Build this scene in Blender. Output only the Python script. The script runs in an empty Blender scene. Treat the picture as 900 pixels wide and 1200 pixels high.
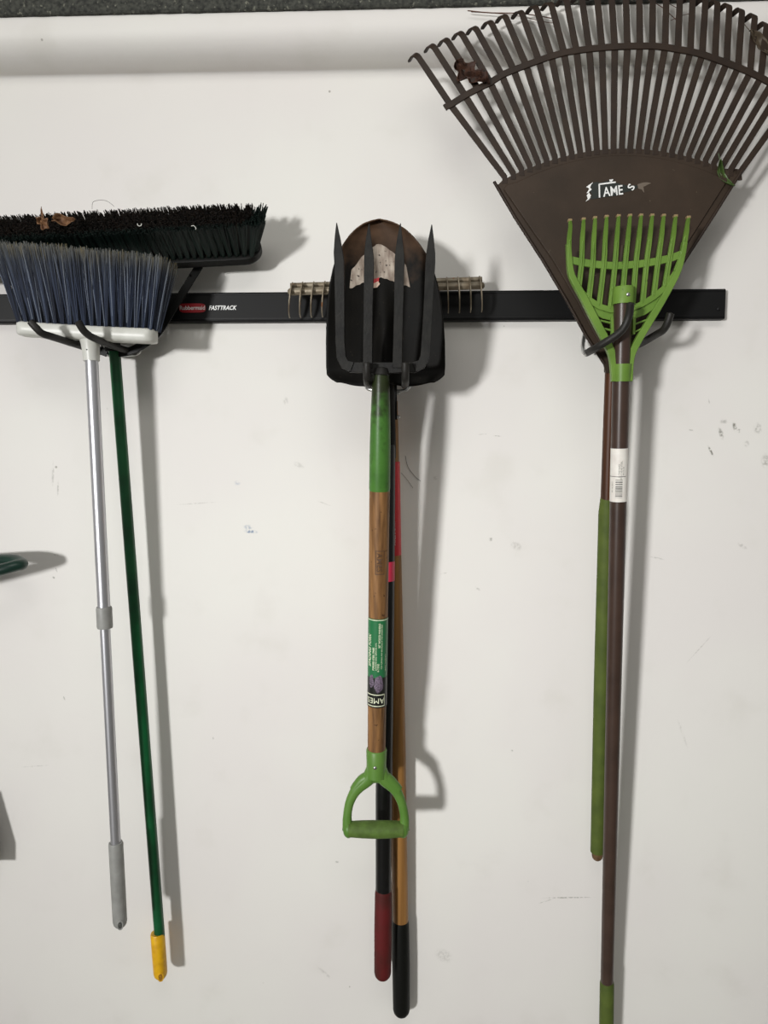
import bpy, math, random
from mathutils import Vector as V, Matrix, noise
random.seed(11)
sc = bpy.context.scene
COL = sc.collection

# ---------------------------------------------------------------- camera
CAM = V((0, -1.4, 1.45))
YAW, PITCH, F = math.radians(2.0), math.radians(5.0), 1200*26/36
fw = V((-math.sin(YAW)*math.cos(PITCH), math.cos(YAW)*math.cos(PITCH), -math.sin(PITCH)))
rt = V((math.cos(YAW), math.sin(YAW), 0))
up = rt.cross(fw)
cd = bpy.data.cameras.new('camera'); cam = bpy.data.objects.new('camera', cd); COL.objects.link(cam)
cd.sensor_fit = 'VERTICAL'; cd.sensor_height = 36; cd.lens = 26; cd.clip_start = .02
cam.matrix_world = Matrix((( rt.x, up.x, -fw.x, CAM.x), (rt.y, up.y, -fw.y, CAM.y), (rt.z, up.z, -fw.z, CAM.z), (0,0,0,1)))
sc.camera = cam

# ---------------------------------------------------------------- world and lights
w = bpy.data.worlds.new('world'); sc.world = w; w.use_nodes = True
bg = w.node_tree.nodes['Background']; bg.inputs[0].default_value = (1, .99, .95, 1); bg.inputs[1].default_value = .26
def area(name, loc, target, sx, sy, power, col, shape='RECTANGLE'):
    l = bpy.data.lights.new(name, 'AREA'); l.shape = shape; l.size = sx
    if shape == 'RECTANGLE': l.size_y = sy
    l.energy = power; l.color = col
    o = bpy.data.objects.new(name, l); COL.objects.link(o); o.location = loc
    o.rotation_euler = (V(target)-V(loc)).to_track_quat('-Z', 'Y').to_euler(); return o
k_ = area('key_light', (-3.25, -6.2, 1.50), (.12, 0, 1.18), .62, .62, 21, (1, 1, .995), 'DISK'); k_.data.spread = math.radians(43)
area('ceiling_light', (.0, -1.6, 2.7), (0, 0, 1.3), 1.2, .5, 8, (1, .985, .94))
sc.view_settings.view_transform = 'Standard'; sc.view_settings.look = 'None'
sc.view_settings.exposure = 0.0; sc.view_settings.gamma = 1; sc.view_settings.use_curve_mapping = False

# ---------------------------------------------------------------- helpers
def W(x, y, d):
    r = fw + rt*((x-450)/F) + up*((600-y)/F)
    return CAM + r*((-d-CAM.y)/r.y)
def S(px, d): return px*(1.4-d)/F
def lin(c):
    return tuple(((v/255)/12.92 if v/255 <= .04045 else ((v/255+.055)/1.055)**2.4) for v in c)+(1,)

def mat(name, c, rough=.5, metal=0, c2=None, nscale=30, stretch=(1,1,1), bump=0, bscale=200, fac=1, spec=.5, wear=None):
    m = bpy.data.materials.new(name); m.use_nodes = True; nt = m.node_tree; N = nt.nodes; L = nt.links
    b = N['Principled BSDF']; b.inputs['Roughness'].default_value = rough; b.inputs['Metallic'].default_value = metal
    b.inputs['Specular IOR Level'].default_value = spec
    b.inputs['Base Color'].default_value = lin(c)
    if c2 or bump or wear:
        tc = N.new('ShaderNodeTexCoord'); mp = N.new('ShaderNodeMapping'); L.new(tc.outputs['Object'], mp.inputs[0])
        mp.inputs['Scale'].default_value = stretch
    out = None
    if c2:
        n = N.new('ShaderNodeTexNoise'); n.inputs['Scale'].default_value = nscale; n.inputs['Detail'].default_value = 5
        L.new(mp.outputs[0], n.inputs['Vector'])
        r = N.new('ShaderNodeMapRange'); r.inputs[1].default_value = .35; r.inputs[2].default_value = .68; r.inputs[4].default_value = fac
        L.new(n.outputs[0], r.inputs[0])
        mx = N.new('ShaderNodeMix'); mx.data_type = 'RGBA'; mx.inputs[6].default_value = lin(c); mx.inputs[7].default_value = lin(c2)
        L.new(r.outputs[0], mx.inputs[0]); out = mx.outputs[2]
    if wear:                                     # sparse small scratches / dirt specks
        wc, ws, th = wear
        n = N.new('ShaderNodeTexNoise'); n.inputs['Scale'].default_value = ws; n.inputs['Detail'].default_value = 3
        L.new(tc.outputs['Object'], n.inputs['Vector'])
        r = N.new('ShaderNodeMapRange'); r.inputs[1].default_value = th; r.inputs[2].default_value = th+.06
        L.new(n.outputs[0], r.inputs[0])
        mx = N.new('ShaderNodeMix'); mx.data_type = 'RGBA'; mx.inputs[7].default_value = lin(wc)
        if out: L.new(out, mx.inputs[6])
        else: mx.inputs[6].default_value = lin(c)
        L.new(r.outputs[0], mx.inputs[0]); out = mx.outputs[2]
    if out: L.new(out, b.inputs['Base Color'])
    if bump:
        n = N.new('ShaderNodeTexNoise'); n.inputs['Scale'].default_value = bscale; n.inputs['Detail'].default_value = 4
        L.new(mp.outputs[0], n.inputs['Vector'])
        bp = N.new('ShaderNodeBump'); bp.inputs['Strength'].default_value = bump; bp.inputs['Distance'].default_value = .002
        L.new(n.outputs[0], bp.inputs['Height']); L.new(bp.outputs[0], b.inputs['Normal'])
    return m
def attrmat(name, rough=.6):
    m = bpy.data.materials.new(name); m.use_nodes = True; N = m.node_tree.nodes
    a = N.new('ShaderNodeAttribute'); a.attribute_name = 'tint'
    m.node_tree.links.new(a.outputs[0], N['Principled BSDF'].inputs['Base Color'])
    N['Principled BSDF'].inputs['Roughness'].default_value = rough
    return m

ORG = {}
def tag(o, label=None, cat=None, group=None, kind=None):
    if label: o['label'] = label
    if cat: o['category'] = cat
    if group: o['group'] = group
    if kind: o['kind'] = kind
    return o
def thing(name, loc, label, cat, group=None):
    o = bpy.data.objects.new(name, None); COL.objects.link(o); o.location = loc; o.empty_display_size = .02
    ORG[o] = V(loc); return tag(o, label, cat, group)

class MB:
    def __init__(s): s.v = []; s.f = []; s.c = []
    def add(s, vs, fs, col=None):
        k = len(s.v); s.v += [V(p) for p in vs]; s.f += [tuple(i+k for i in f) for f in fs]
        if col is not None: s.c += (col if isinstance(col, list) else [col]*len(vs))
        return s
    def tube(s, pts, radii, n=14, cap=True, flat=None, round_end=0, sq=False):
        """swept tube; radii number or list; flat = (nx,ny,nz) vector along which the section is squashed by factor flat[3]"""
        pts = [V(p) for p in pts]
        if not isinstance(radii, (list, tuple)): radii = [radii]*len(pts)
        radii = list(radii)
        if round_end:                            # hemispherical ends; 1 = last, 2 = both
            def dome(p, q, r):                   # q = end, p = previous
                a = (q-p).normalized()
                return [(q - a*r + a*(r*math.sin(t)), r*math.cos(t)+1e-5) for t in [math.radians(g) for g in (0, 25, 45, 62, 78, 90)]]
            e = dome(pts[-2], pts[-1], radii[-1])
            b = dome(pts[1], pts[0], radii[0])[::-1] if round_end == 2 else None
            pts = pts[:-1]+[x[0] for x in e]; radii = radii[:-1]+[x[1] for x in e]
            if b: pts = [x[0] for x in b]+pts[1:]; radii = [x[1] for x in b]+radii[1:]
        m = len(pts); fr = None; vs = []
        for i in range(m):
            a = (pts[min(i+1, m-1)]-pts[max(i-1, 0)]).normalized()
            if fr is None:
                ref = V((0, -1, 0)) if abs(a.y) < .9 else V((1, 0, 0))
                fr = (ref - a*ref.dot(a)).normalized()
            else: fr = (fr - a*fr.dot(a)).normalized()
            sd = a.cross(fr)
            for k in range(n):
                t = 2*math.pi*(k+(.5 if sq else 0))/n
                o = fr*math.cos(t)*radii[i] + sd*math.sin(t)*radii[i]
                if flat: fv = V(flat[:3]); o -= fv*o.dot(fv)*(1-flat[3])
                vs.append(pts[i]+o)
        fs = [(i*n+k, i*n+(k+1) % n, (i+1)*n+(k+1) % n, (i+1)*n+k) for i in range(m-1) for k in range(n)]
        if cap: fs += [tuple(range(n))[::-1], tuple((m-1)*n+k for k in range(n))]
        return s.add(vs, fs)
    def plate(s, front, off):
        """solid plate: outline of world points, extruded by vector off"""
        n = len(front); off = V(off); vs = [V(p) for p in front]+[V(p)+off for p in front]
        return s.add(vs, [tuple(range(n)), tuple(range(2*n-1, n-1, -1))]+[(i, i+n, (i+1) % n+n, (i+1) % n) for i in range(n)])
    def bar(s, pts, w, t, nrm=(0, -1, 0)):
        """rectangular bar along pts; w list/number width across, t thickness along nrm"""
        pts = [V(p) for p in pts]; m = len(pts); vs = []
        if not isinstance(w, (list, tuple)): w = [w]*m
        if not isinstance(t, (list, tuple)): t = [t]*m
        for i in range(m):
            a = (pts[min(i+1, m-1)]-pts[max(i-1, 0)]).normalized(); nn = V(nrm); nn = (nn-a*nn.dot(a)).normalized(); sd = a.cross(nn)
            for (p, q) in ((-1, -1), (1, -1), (1, 1), (-1, 1)): vs.append(pts[i]+sd*p*w[i]/2+nn*q*t[i]/2)
        fs = [(i*4+k, i*4+(k+1) % 4, i*4+4+(k+1) % 4, i*4+4+k) for i in range(m-1) for k in range(4)]
        fs += [(3, 2, 1, 0), tuple((m-1)*4+k for k in range(4))]
        return s.add(vs, fs)
    def box(s, a, b):
        x0, y0, z0 = a; x1, y1, z1 = b
        vs = [(x, y, z) for x in (x0, x1) for y in (y0, y1) for z in (z0, z1)]
        return s.add(vs, [(0,1,3,2), (4,6,7,5), (0,4,5,1), (2,3,7,6), (0,2,6,4), (1,5,7,3)])
    def grid(s, fn, nu, nv, flip=False):
        vs = [fn(i/nu, j/nv) for j in range(nv+1) for i in range(nu+1)]
        fs = [(j*(nu+1)+i, j*(nu+1)+i+1, (j+1)*(nu+1)+i+1, (j+1)*(nu+1)+i) for j in range(nv) for i in range(nu)]
        if flip: fs = [f[::-1] for f in fs]
        return s.add(vs, fs)
    def ball(s, c, r, n=10, sc3=(1, 1, 1)):
        c = V(c); vs = [c+V((0, 0, r*sc3[2]))]; m = n//2
        for j in range(1, m):
            p = math.pi*j/m
            for k in range(n):
                t = 2*math.pi*k/n; vs.append(c+V((r*sc3[0]*math.sin(p)*math.cos(t), r*sc3[1]*math.sin(p)*math.sin(t), r*sc3[2]*math.cos(p))))
        vs.append(c-V((0, 0, r*sc3[2]))); fs = [(0, 1+k, 1+(k+1) % n) for k in range(n)]
        fs += [(1+j*n+k, 1+(j+1)*n+k, 1+(j+1)*n+(k+1) % n, 1+j*n+(k+1) % n) for j in range(m-2) for k in range(n)]
        e = len(vs)-1; fs += [(e, e-n+(k+1) % n, e-n+k) for k in range(n)]
        return s.add(vs, fs)
    def build(s, name, m, parent=None, smooth=40, bevel=0, solid=0, org=None, fix=True):
        o0 = ORG.get(parent) if parent is not None else (V(org) if org else sum(s.v, V())/len(s.v))
        me = bpy.data.meshes.new(name); me.from_pydata([tuple(p-o0) for p in s.v], [], s.f); me.update()
        if s.c and len(s.c) == len(s.v):
            at = me.color_attributes.new('tint', 'FLOAT_COLOR', 'POINT')
            at.data.foreach_set('color', [x for c in s.c for x in lin(c)])
        if fix:
            import bmesh
            bm = bmesh.new(); bm.from_mesh(me); bmesh.ops.recalc_face_normals(bm, faces=bm.faces); bm.to_mesh(me); bm.free()
        me.materials.append(m)
        if smooth:
            me.polygons.foreach_set('use_smooth', [True]*len(me.polygons)); me.set_sharp_from_angle(angle=math.radians(smooth))
        o = bpy.data.objects.new(name, me); COL.objects.link(o); ORG[o] = o0
        if parent is not None: o.parent = parent
        else: o.location = o0
        if bevel:
            b = o.modifiers.new('bevel', 'BEVEL'); b.width = bevel; b.segments = 2; b.limit_method = 'ANGLE'
        if solid:
            b = o.modifiers.new('solid', 'SOLIDIFY'); b.thickness = solid; b.offset = 0
        return o

def curve(pts, n=8):
    """Catmull-Rom through tuples of any length"""
    P = [pts[0]]+list(pts)+[pts[-1]]; out = []
    for i in range(1, len(P)-2):
        for k in range(n):
            t = k/n; out.append(tuple(.5*((2*b)+(-a+c)*t+(2*a-5*b+4*c-d)*t*t+(-a+3*b-3*c+d)*t**3) for a, b, c, d in zip(P[i-1], P[i], P[i+1], P[i+2])))
    out.append(tuple(pts[-1])); return out
def Wc(pts, n=8): return [W(*p) for p in curve(pts, n)]

def textpts(txt, size, shear=0, bold=0, align='CENTER'):
    c = bpy.data.curves.new('t', 'FONT'); c.body = txt; c.size = size; c.shear = shear; c.offset = bold
    c.align_x = align; c.align_y = 'CENTER'; c.resolution_u = 3
    o = bpy.data.objects.new('t', c); COL.objects.link(o); dg = bpy.context.evaluated_depsgraph_get(); dg.update()
    me = bpy.data.meshes.new_from_object(o.evaluated_get(dg)); vs = [tuple(v.co) for v in me.vertices]; fs = [tuple(p.vertices) for p in me.polygons]
    bpy.data.objects.remove(o); bpy.data.curves.remove(c); bpy.data.meshes.remove(me)
    return vs, fs
def flat_text(mb, txt, center, size, xdir, ydir, wide=1, **k):
    vs, fs = textpts(txt, size, **k); mb.add([V(center)+V(xdir)*v[0]*wide+V(ydir)*v[1] for v in vs], fs); return mb
class Shaft:
    """a round pole between two points, used to wrap stickers and print round it"""
    def __init__(s, a, b):
        s.a = V(a); s.ax = (V(b)-V(a)).normalized(); toc = CAM-(V(a)+V(b))/2
        s.n = (toc-s.ax*toc.dot(s.ax)).normalized(); s.s = s.n.cross(s.ax); 
        if s.s.x < 0: s.s = -s.s
    def at(s, th, t, R): return s.a+s.ax*t+(s.n*math.cos(th)+s.s*math.sin(th))*R
    def patch(s, mb, t0, t1, th0, th1, R, nt=24, nz=2): return mb.grid(lambda u, v: s.at(th0+(th1-th0)*u, t0+(t1-t0)*v, R), nt, nz)
    def text(s, mb, txt, t, th, R, size, rot=0, **k):
        vs, fs = textpts(txt, size, **k); c, q = math.cos(rot), math.sin(rot)
        return mb.add([s.at(th+(v[0]*c-v[1]*q)/R, t-(v[0]*q+v[1]*c), R) for v in vs], fs)   # +y of text points up the pole

# ---------------------------------------------------------------- materials
M = {}
M['rail'] = mat('black_painted_steel', (17,17,17), .5, spec=.2)
M['rail_lip'] = mat('black_rail_lip', (12,12,12), .45, spec=.3)
M['badge'] = mat('red_badge', (158,30,38), .4)
M['white'] = mat('white_print', (235,235,232), .5)
M['rubber'] = mat('dark_hook_coating', (34,32,29), .5, bump=.2, bscale=600, spec=.35)
M['steel'] = mat('bright_steel', (190,190,188), .3, 1)
M['wplastic'] = mat('white_plastic', (214,214,207), .38, c2=(196,196,188), nscale=25)
M['alu'] = mat('silver_tube', (196,196,200), .36, .85)
M['gplastic'] = mat('grey_plastic', (150,150,146), .5, c2=(134,134,130), nscale=40)
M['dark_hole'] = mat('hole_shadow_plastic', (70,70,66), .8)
M['gpole'] = mat('green_painted_tube', (14,86,46), .3, c2=(6,54,28), nscale=12, spec=.4)
M['yellow'] = mat('yellow_plastic', (232,180,16), .4, c2=(205,150,14), nscale=60)
M['block'] = mat('black_plastic_block', (14,14,12), .5, wear=((70,66,58), 260, .73), spec=.25)
M['forksteel'] = mat('black_forged_steel', (33,32,29), .5, c2=(22,21,20), nscale=60, bump=.16, bscale=220, wear=((104,96,86), 210, .73), spec=.22)
M['fgreen'] = mat('green_painted_socket', (72,118,48), .38, c2=(58,100,40), nscale=25, bump=.08, spec=.28)
M['fgreenworn'] = mat('soiled_green_socket', (62,96,46), .42, c2=(42,52,28), nscale=38, bump=.3, bscale=150, wear=((110,140,84), 180, .66))
M['ash'] = mat('ash_wood', (150,109,67), .5, c2=(82,55,31), nscale=60, stretch=(1.6,1.6,.07), bump=.15, bscale=120, wear=((76,51,30), 90, .66), spec=.25)
M['ash2'] = mat('golden_wood', (156,112,60), .45, c2=(108,74,38), nscale=45, stretch=(1.6,1.6,.05), bump=.1, bscale=100, spec=.3)
M['brand'] = mat('burned_brand', (84,58,36), .6)
M['dgreen'] = mat('green_handle_plastic', (94,131,57), .42, c2=(76,118,42), nscale=20, spec=.35)
M['dgrip'] = mat('worn_green_grip', (88,114,50), .6, c2=(72,92,40), nscale=60, bump=.4, bscale=160, spec=.25)
M['label_green'] = mat('green_label', (38,110,66), .35)
M['label_black'] = mat('black_label', (26,27,24), .35)
M['cream'] = mat('cream_print', (226,230,200), .5)
M['purple'] = mat('lavender_print', (128,112,132), .5, c2=(50,46,52), nscale=420, fac=1)
M['shovel'] = mat('black_shovel_steel', (11,10,8), .6, c2=(17,15,12), nscale=30, bump=.15, bscale=120, wear=((48,42,34), 150, .69), spec=.12)
M['rusty'] = mat('worn_blade_tip', (62,48,37), .55, c2=(38,31,26), nscale=22, bump=.3, bscale=140, wear=((110,92,74), 150, .68), spec=.3)
M['residue'] = mat('grey_paper_residue', (186,174,160), .8, c2=(120,104,92), nscale=55, stretch=(2,1,.6), bump=.4, bscale=160, wear=((62,52,46), 170, .62))
M['redlabel'] = mat('red_label', (196,36,44), .4)
M['peach'] = mat('torn_peach_paper', (226,196,176), .7)
M['blackpole'] = mat('black_fibreglass', (11,11,11), .3, spec=.4)
M['redgrip'] = mat('red_rubber_grip', (92,24,25), .65, c2=(66,26,21), nscale=25, spec=.25)
M['blackgrip'] = mat('black_rubber_grip', (11,12,9), .55, spec=.2)
M['tine'] = mat('weathered_zinc', (148,138,120), .5, .35, c2=(112,98,78), nscale=60, wear=((140,92,54), 70, .68))
M['brake'] = mat('brown_rake_plastic', (61,49,39), .5, c2=(51,41,32), nscale=14, bump=.1, bscale=160, wear=((92,80,66), 120, .73), spec=.22)
M['btine'] = mat('brown_tine_plastic', (50,38,29), .52, c2=(41,31,24), nscale=40, spec=.25)
M['bstain'] = mat('red_brown_wood', (88,50,26), .42, c2=(60,38,25), nscale=40, stretch=(1.5,1.5,.06), spec=.25)
M['foam'] = mat('dull_green_sleeve', (84,98,40), .65, c2=(70,84,34), nscale=30, spec=.25)
M['bsteel'] = mat('brown_painted_tube', (66,50,42), .36, c2=(56,42,35), nscale=24, spec=.4)
M['lime'] = mat('leaf_green_plastic', (110,142,60), .42, c2=(95,128,50), nscale=22, wear=((66,84,34), 90, .7), spec=.3)
M['limetip'] = mat('soiled_tine_tip', (140,120,84), .7)
M['paper'] = mat('white_paper_label', (232,228,220), .5, c2=(220,214,206), nscale=60)
M['ink'] = mat('grey_ink', (112,112,106), .6)
M['ink2'] = mat('dark_ink', (58,58,54), .6)
M['leaf'] = mat('dry_leaf', (134,98,66), .7, c2=(96,64,42), nscale=90, bump=.4, bscale=150)
M['leafdark'] = mat('dark_dry_leaf', (72,42,26), .7, c2=(46,28,20), nscale=80, bump=.5, bscale=150)
M['leafgreen'] = mat('green_leaf', (74,96,44), .45, c2=(52,72,34), nscale=60)
M['leafgrey'] = mat('grey_brown_leaf', (84,72,54), .6, c2=(64,54,42), nscale=60)
M['twig'] = mat('dry_needle', (92,58,42), .7)
M['hair'] = mat('dark_hair', (64,58,54), .6)
M['lint'] = mat('white_lint', (200,200,192), .8)
M['dkgreen'] = mat('dark_green_plastic', (20,56,44), .36, c2=(14,42,34), nscale=30)
M['caster_plate'] = mat('grey_caster_plastic', (92,94,92), .5)

def soiled():
    m = M['fgreen'].copy(); m.name = 'soiled_green_socket'; nt = m.node_tree; N = nt.nodes; L = nt.links; b = N['Principled BSDF']
    src = b.inputs['Base Color'].links[0].from_socket
    tc = N.new('ShaderNodeTexCoord'); sp = N.new('ShaderNodeSeparateXYZ'); L.new(tc.outputs['Object'], sp.inputs[0])
    n = N.new('ShaderNodeTexNoise'); n.inputs['Scale'].default_value = 75; n.inputs['Detail'].default_value = 5; L.new(tc.outputs['Object'], n.inputs['Vector'])
    g = N.new('ShaderNodeMapRange'); g.inputs[1].default_value = -.095; g.inputs[2].default_value = -.012; L.new(sp.outputs[2], g.inputs[0])
    a = N.new('ShaderNodeMath'); a.operation = 'MULTIPLY_ADD'; L.new(n.outputs[0], a.inputs[0]); a.inputs[1].default_value = 1.5; L.new(g.outputs[0], a.inputs[2])
    r = N.new('ShaderNodeMapRange'); r.inputs[1].default_value = .82; r.inputs[2].default_value = 1.45; r.inputs[4].default_value = .9; L.new(a.outputs[0], r.inputs[0])
    mx = N.new('ShaderNodeMix'); mx.data_type = 'RGBA'; L.new(r.outputs[0], mx.inputs[0]); L.new(src, mx.inputs[6]); mx.inputs[7].default_value = lin((34,30,20)); L.new(mx.outputs[2], b.inputs['Base Color'])
    return m
M['fsoil'] = soiled()

# ---------------------------------------------------------------- the wall, floor and beam
def wall_material(marks):
    m = bpy.data.materials.new('painted_wall'); m.use_nodes = True; nt = m.node_tree; N = nt.nodes; L = nt.links
    b = N['Principled BSDF']; b.inputs['Roughness'].default_value = .55; b.inputs['Specular IOR Level'].default_value = .3
    tc = N.new('ShaderNodeTexCoord')
    def noise_(scale, det=4):
        n = N.new('ShaderNodeTexNoise'); n.inputs['Scale'].default_value = scale; n.inputs['Detail'].default_value = det
        L.new(tc.outputs['Object'], n.inputs['Vector']); return n.outputs[0]
    def rng(src, a, b_, c=0, d=1):
        r = N.new('ShaderNodeMapRange'); r.interpolation_type = 'SMOOTHSTEP'
        for i, v in zip((1, 2, 3, 4), (a, b_, c, d)): r.inputs[i].default_value = v
        L.new(src, r.inputs[0]); return r.outputs[0]
    def math_(op, a, b_):
        q = N.new('ShaderNodeMath'); q.operation = op
        for i, v in enumerate((a, b_)):
            if isinstance(v, (int, float)): q.inputs[i].default_value = v
            else: L.new(v, q.inputs[i])
        return q.outputs[0]
    def mix(f, a, c):
        q = N.new('ShaderNodeMix'); q.data_type = 'RGBA'; L.new(f, q.inputs[0])
        for i, v in ((6, a), (7, c)):
            if isinstance(v, tuple): q.inputs[i].default_value = v
            else: L.new(v, q.inputs[i])
        return q.outputs[2]
    base = mix(rng(noise_(2.2, 3), .35, .65), lin((231,229,223)), lin((228,224,220)))
    base = mix(rng(noise_(9, 6), .55, .8, 0, .35), base, lin((212,209,200)))       # faint grime
    vo = N.new('ShaderNodeTexVoronoi'); vo.inputs['Scale'].default_value = 14; L.new(tc.outputs['Object'], vo.inputs['Vector'])
    sp = math_('MULTIPLY', rng(vo.outputs['Distance'], .022, .04, 1, 0), rng(noise_(5, 2), .5, .58))
    base = mix(math_('MULTIPLY', sp, .6), base, lin((120,112,100)))
    br = rng(noise_(170, 3), .34, .62)
    acc = None; accb = None
    for (px, py, lx, lz, ang, st, blue) in marks:
        p = W(px, py, 0); mp = N.new('ShaderNodeMapping'); mp.vector_type = 'TEXTURE'
        mp.inputs['Location'].default_value = p; mp.inputs['Rotation'].default_value = (0, math.radians(ang), 0)
        mp.inputs['Scale'].default_value = (S(lx, 0), 1, S(lz, 0)); L.new(tc.outputs['Object'], mp.inputs[0])
        ln = N.new('ShaderNodeVectorMath'); ln.operation = 'LENGTH'; L.new(mp.outputs[0], ln.inputs[0])
        f = math_('MULTIPLY', rng(ln.outputs['Value'], .25, 1, st, 0), br)
        if blue: accb = f if accb is None else math_('MAXIMUM', accb, f)
        else: acc = f if acc is None else math_('MAXIMUM', acc, f)
    base = mix(acc, base, lin((112,110,98))); base = mix(accb, base, lin((96,124,158)))
    L.new(base, b.inputs['Base Color'])
    bp = N.new('ShaderNodeBump'); bp.inputs['Strength'].default_value = .12; bp.inputs['Distance'].default_value = .002
    L.new(noise_(60, 5), bp.inputs['Height']); L.new(bp.outputs[0], b.inputs['Normal'])
    return m
MARKS = [  # px, py, half length, half width, angle, strength, blue
 (845,508,9,3.2,72,.75,0), (833,529,9,1.8,62,.95,0), (861,500,7,3,76,.95,0), (866,505,3,3,0,.7,0), (888,502,8,6,80,.45,0), (897,540,6,10,0,.5,0),
 (831,470,5,1,80,.4,0), (810,504,4,1.3,10,.5,0), (875,520,4,5,0,.35,0), (848,494,5,4,0,.4,0),
 (294,623,10,3,5,1,1), (291,618,7,4,10,.5,1), (278,566,5,4,0,.3,1), (665,1052,38,1.1,-2,.75,0), (640,1056,12,.9,-20,.5,0), (575,632,3,3,60,.7,0),
 (770,654,11,1.3,12,.35,0), (62,556,2,18,4,.35,0), (68,572,1.5,12,4,.4,0), (230,590,30,1.2,-4,.25,0), (566,509,7,.8,-3,.6,0), (583,511,6,.8,5,.5,0),
 (520,672,6,1,-14,.4,0), (380,590,10,1,20,.3,0), (605,640,9,6,30,.3,0), (560,690,5,2,40,.35,0), (66,650,4,2.4,0,.5,0), (63,677,2.6,1.6,40,.7,0), (66,668,1,4,-20,.8,0),
 (75,818,1.2,4,-20,.6,0), (40,898,24,.9,-5,.3,0), (380,1140,14,3,40,.25,0), (520,1120,14,10,30,.25,0), (820,760,30,1,-50,.3,0), (250,865,1.5,3,0,.5,0),
 (395,1010,3,2,0,.5,0), (600,880,2,2,0,.5,0), (510,560,4,4,0,.3,0), (350,545,9,4,20,.22,0), (705,410,5,3,0,.3,0), (870,640,8,3,30,.3,0), (335,470,4,6,0,.25,0), (800,860,24,2,70,.18,0)]
wm = wall_material(MARKS)
Z0 = W(450, 82, 0).z
prof = [(0, 0), (0, Z0-.05)]
RA, RB = .066, .046                                   # rounded overhang, added for the shaded band: how far out, how high
for i in range(9): t = math.radians(90*i/8); prof.append((.006*(1-math.cos(t)), Z0-.006+.006*math.sin(t)))
for i in range(1, 40):
    t = math.radians(90*i/39); prof.append((.006+RA*math.sin(t)**.85, Z0+RB*(1-math.cos(t))))
prof.append((.006+RA, 2.9))
wb = MB(); XS = [-3.2+6.4*i/16 for i in range(17)]
wb.grid(lambda u, v: (XS[round(u*16)], -prof[round(v*(len(prof)-1))][0], prof[round(v*(len(prof)-1))][1]), 16, len(prof)-1)
wb.add([(-3.2, .12, 0), (3.2, .12, 0), (3.2, .12, 2.9), (-3.2, .12, 2.9)], [(0, 1, 2, 3)])
wb.build('wall_back', wm, org=(0, 0, 0.0001), smooth=60, fix=False)['kind'] = 'structure'
fl = MB().box((-4.5, -8, -.1), (4.5, .12, 0)).build('floor', mat('concrete_floor', (150,147,140), .7, c2=(128,125,118), nscale=6, bump=.2, bscale=60), org=(0, 0, 0)); fl['kind'] = 'structure'
a, b_ = W(0, 18, .08), W(600, 4.8, .08)
bl = MB(); n = 120; x0, x1 = -3.2, 3.2
zl = lambda x: a.z+(b_.z-a.z)*(x-a.x)/(b_.x-a.x)
def beam(u, v):
    x = x0+(x1-x0)*u; k = round(v*3); y, dz = [(-.068, 0), (-.078, .001), (-.08, .004), (-.08, .3)][k]
    return (x, y+.0012*noise.noise(V((x*60, 0, 3))), zl(x)+dz+.0008*noise.noise(V((x*45, 1, 0))))
bl.grid(beam, 1400, 3)
bm_ = mat('rough_grey_beam', (72,73,66), .85, c2=(34,35,32), nscale=160, bump=.9, bscale=240, wear=((112,112,100), 130, .62))
bl.build('trim_1', bm_, org=(0, -.05, a.z), solid=.0, smooth=30, fix=False)['kind'] = 'structure'

# ---------------------------------------------------------------- the wall rail
A, B = W(-300, 346.5, .02), W(851, 337.5, .02); C_, D_ = W(-300, 380.5, .02), W(850, 374, .02)
rail = thing('wall_rail', (A+D_)/2, 'long black metal track screwed across the white wall behind the tools', 'rail')
xl, xr = A.x, B.x; zt = (W(0,345,.02).z+B.z)/2; zb = (W(0,378.5,.02).z+D_.z)/2
rl = MB(); pr = [(0, zb), (.018, zb), (.020, zb+.002), (.020, zt-.002), (.018, zt), (0, zt)]
rl.plate([V((xl, -p, z)) for p, z in pr], (xr-xl, 0, 0)); rl.build('cover', M['rail'], rail, bevel=.0008)
lp = MB(); lp.box((xl, -.0222, zb+.0045), (xr-.001, -.019, zb+.0062)); lp.box((xl, -.0215, zt-.0045), (xr-.001, -.019, zt-.0035)); lp.build('ridge', M['rail_lip'], rail)
sw = MB(); c = W(842, 362, .0205); sw.ball(c, .0035, 12, (1, .45, 1)); o = sw.build('screw', M['rail_lip'], rail)
bd = MB(); c = W(225.5, 361, .0206); hw, hh = S(15.5, .02), S(5.2, .02); ol = []
for k in range(24):
    t = 2*math.pi*k/24; ol.append(c+V((hw*math.copysign(abs(math.cos(t))**.35, math.cos(t)), 0, hh*math.copysign(abs(math.sin(t))**.6, math.sin(t)))))
bd.plate(ol, (0, -.0006, 0)); bdo = bd.build('badge', M['badge'], rail); bdo['label'] = 'red rounded badge with white lettering'
flat_text(MB(), 'Rubbermaid', c+V((0, -.0009, 0)), S(6.6, .02), (1,0,0), (0,0,1), wide=.93, bold=.0001).build('lettering', M['white'], bdo, smooth=0, fix=False)
c = W(260.5, 361, .0206)
flat_text(MB(), 'FASTTRACK', c+V((0, -.0006, 0)), S(6.8, .02), (1,0,0), (0,0,1), wide=.86, bold=.00028, shear=.3).build('lettering', M['white'], rail, smooth=0, fix=False)

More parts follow.
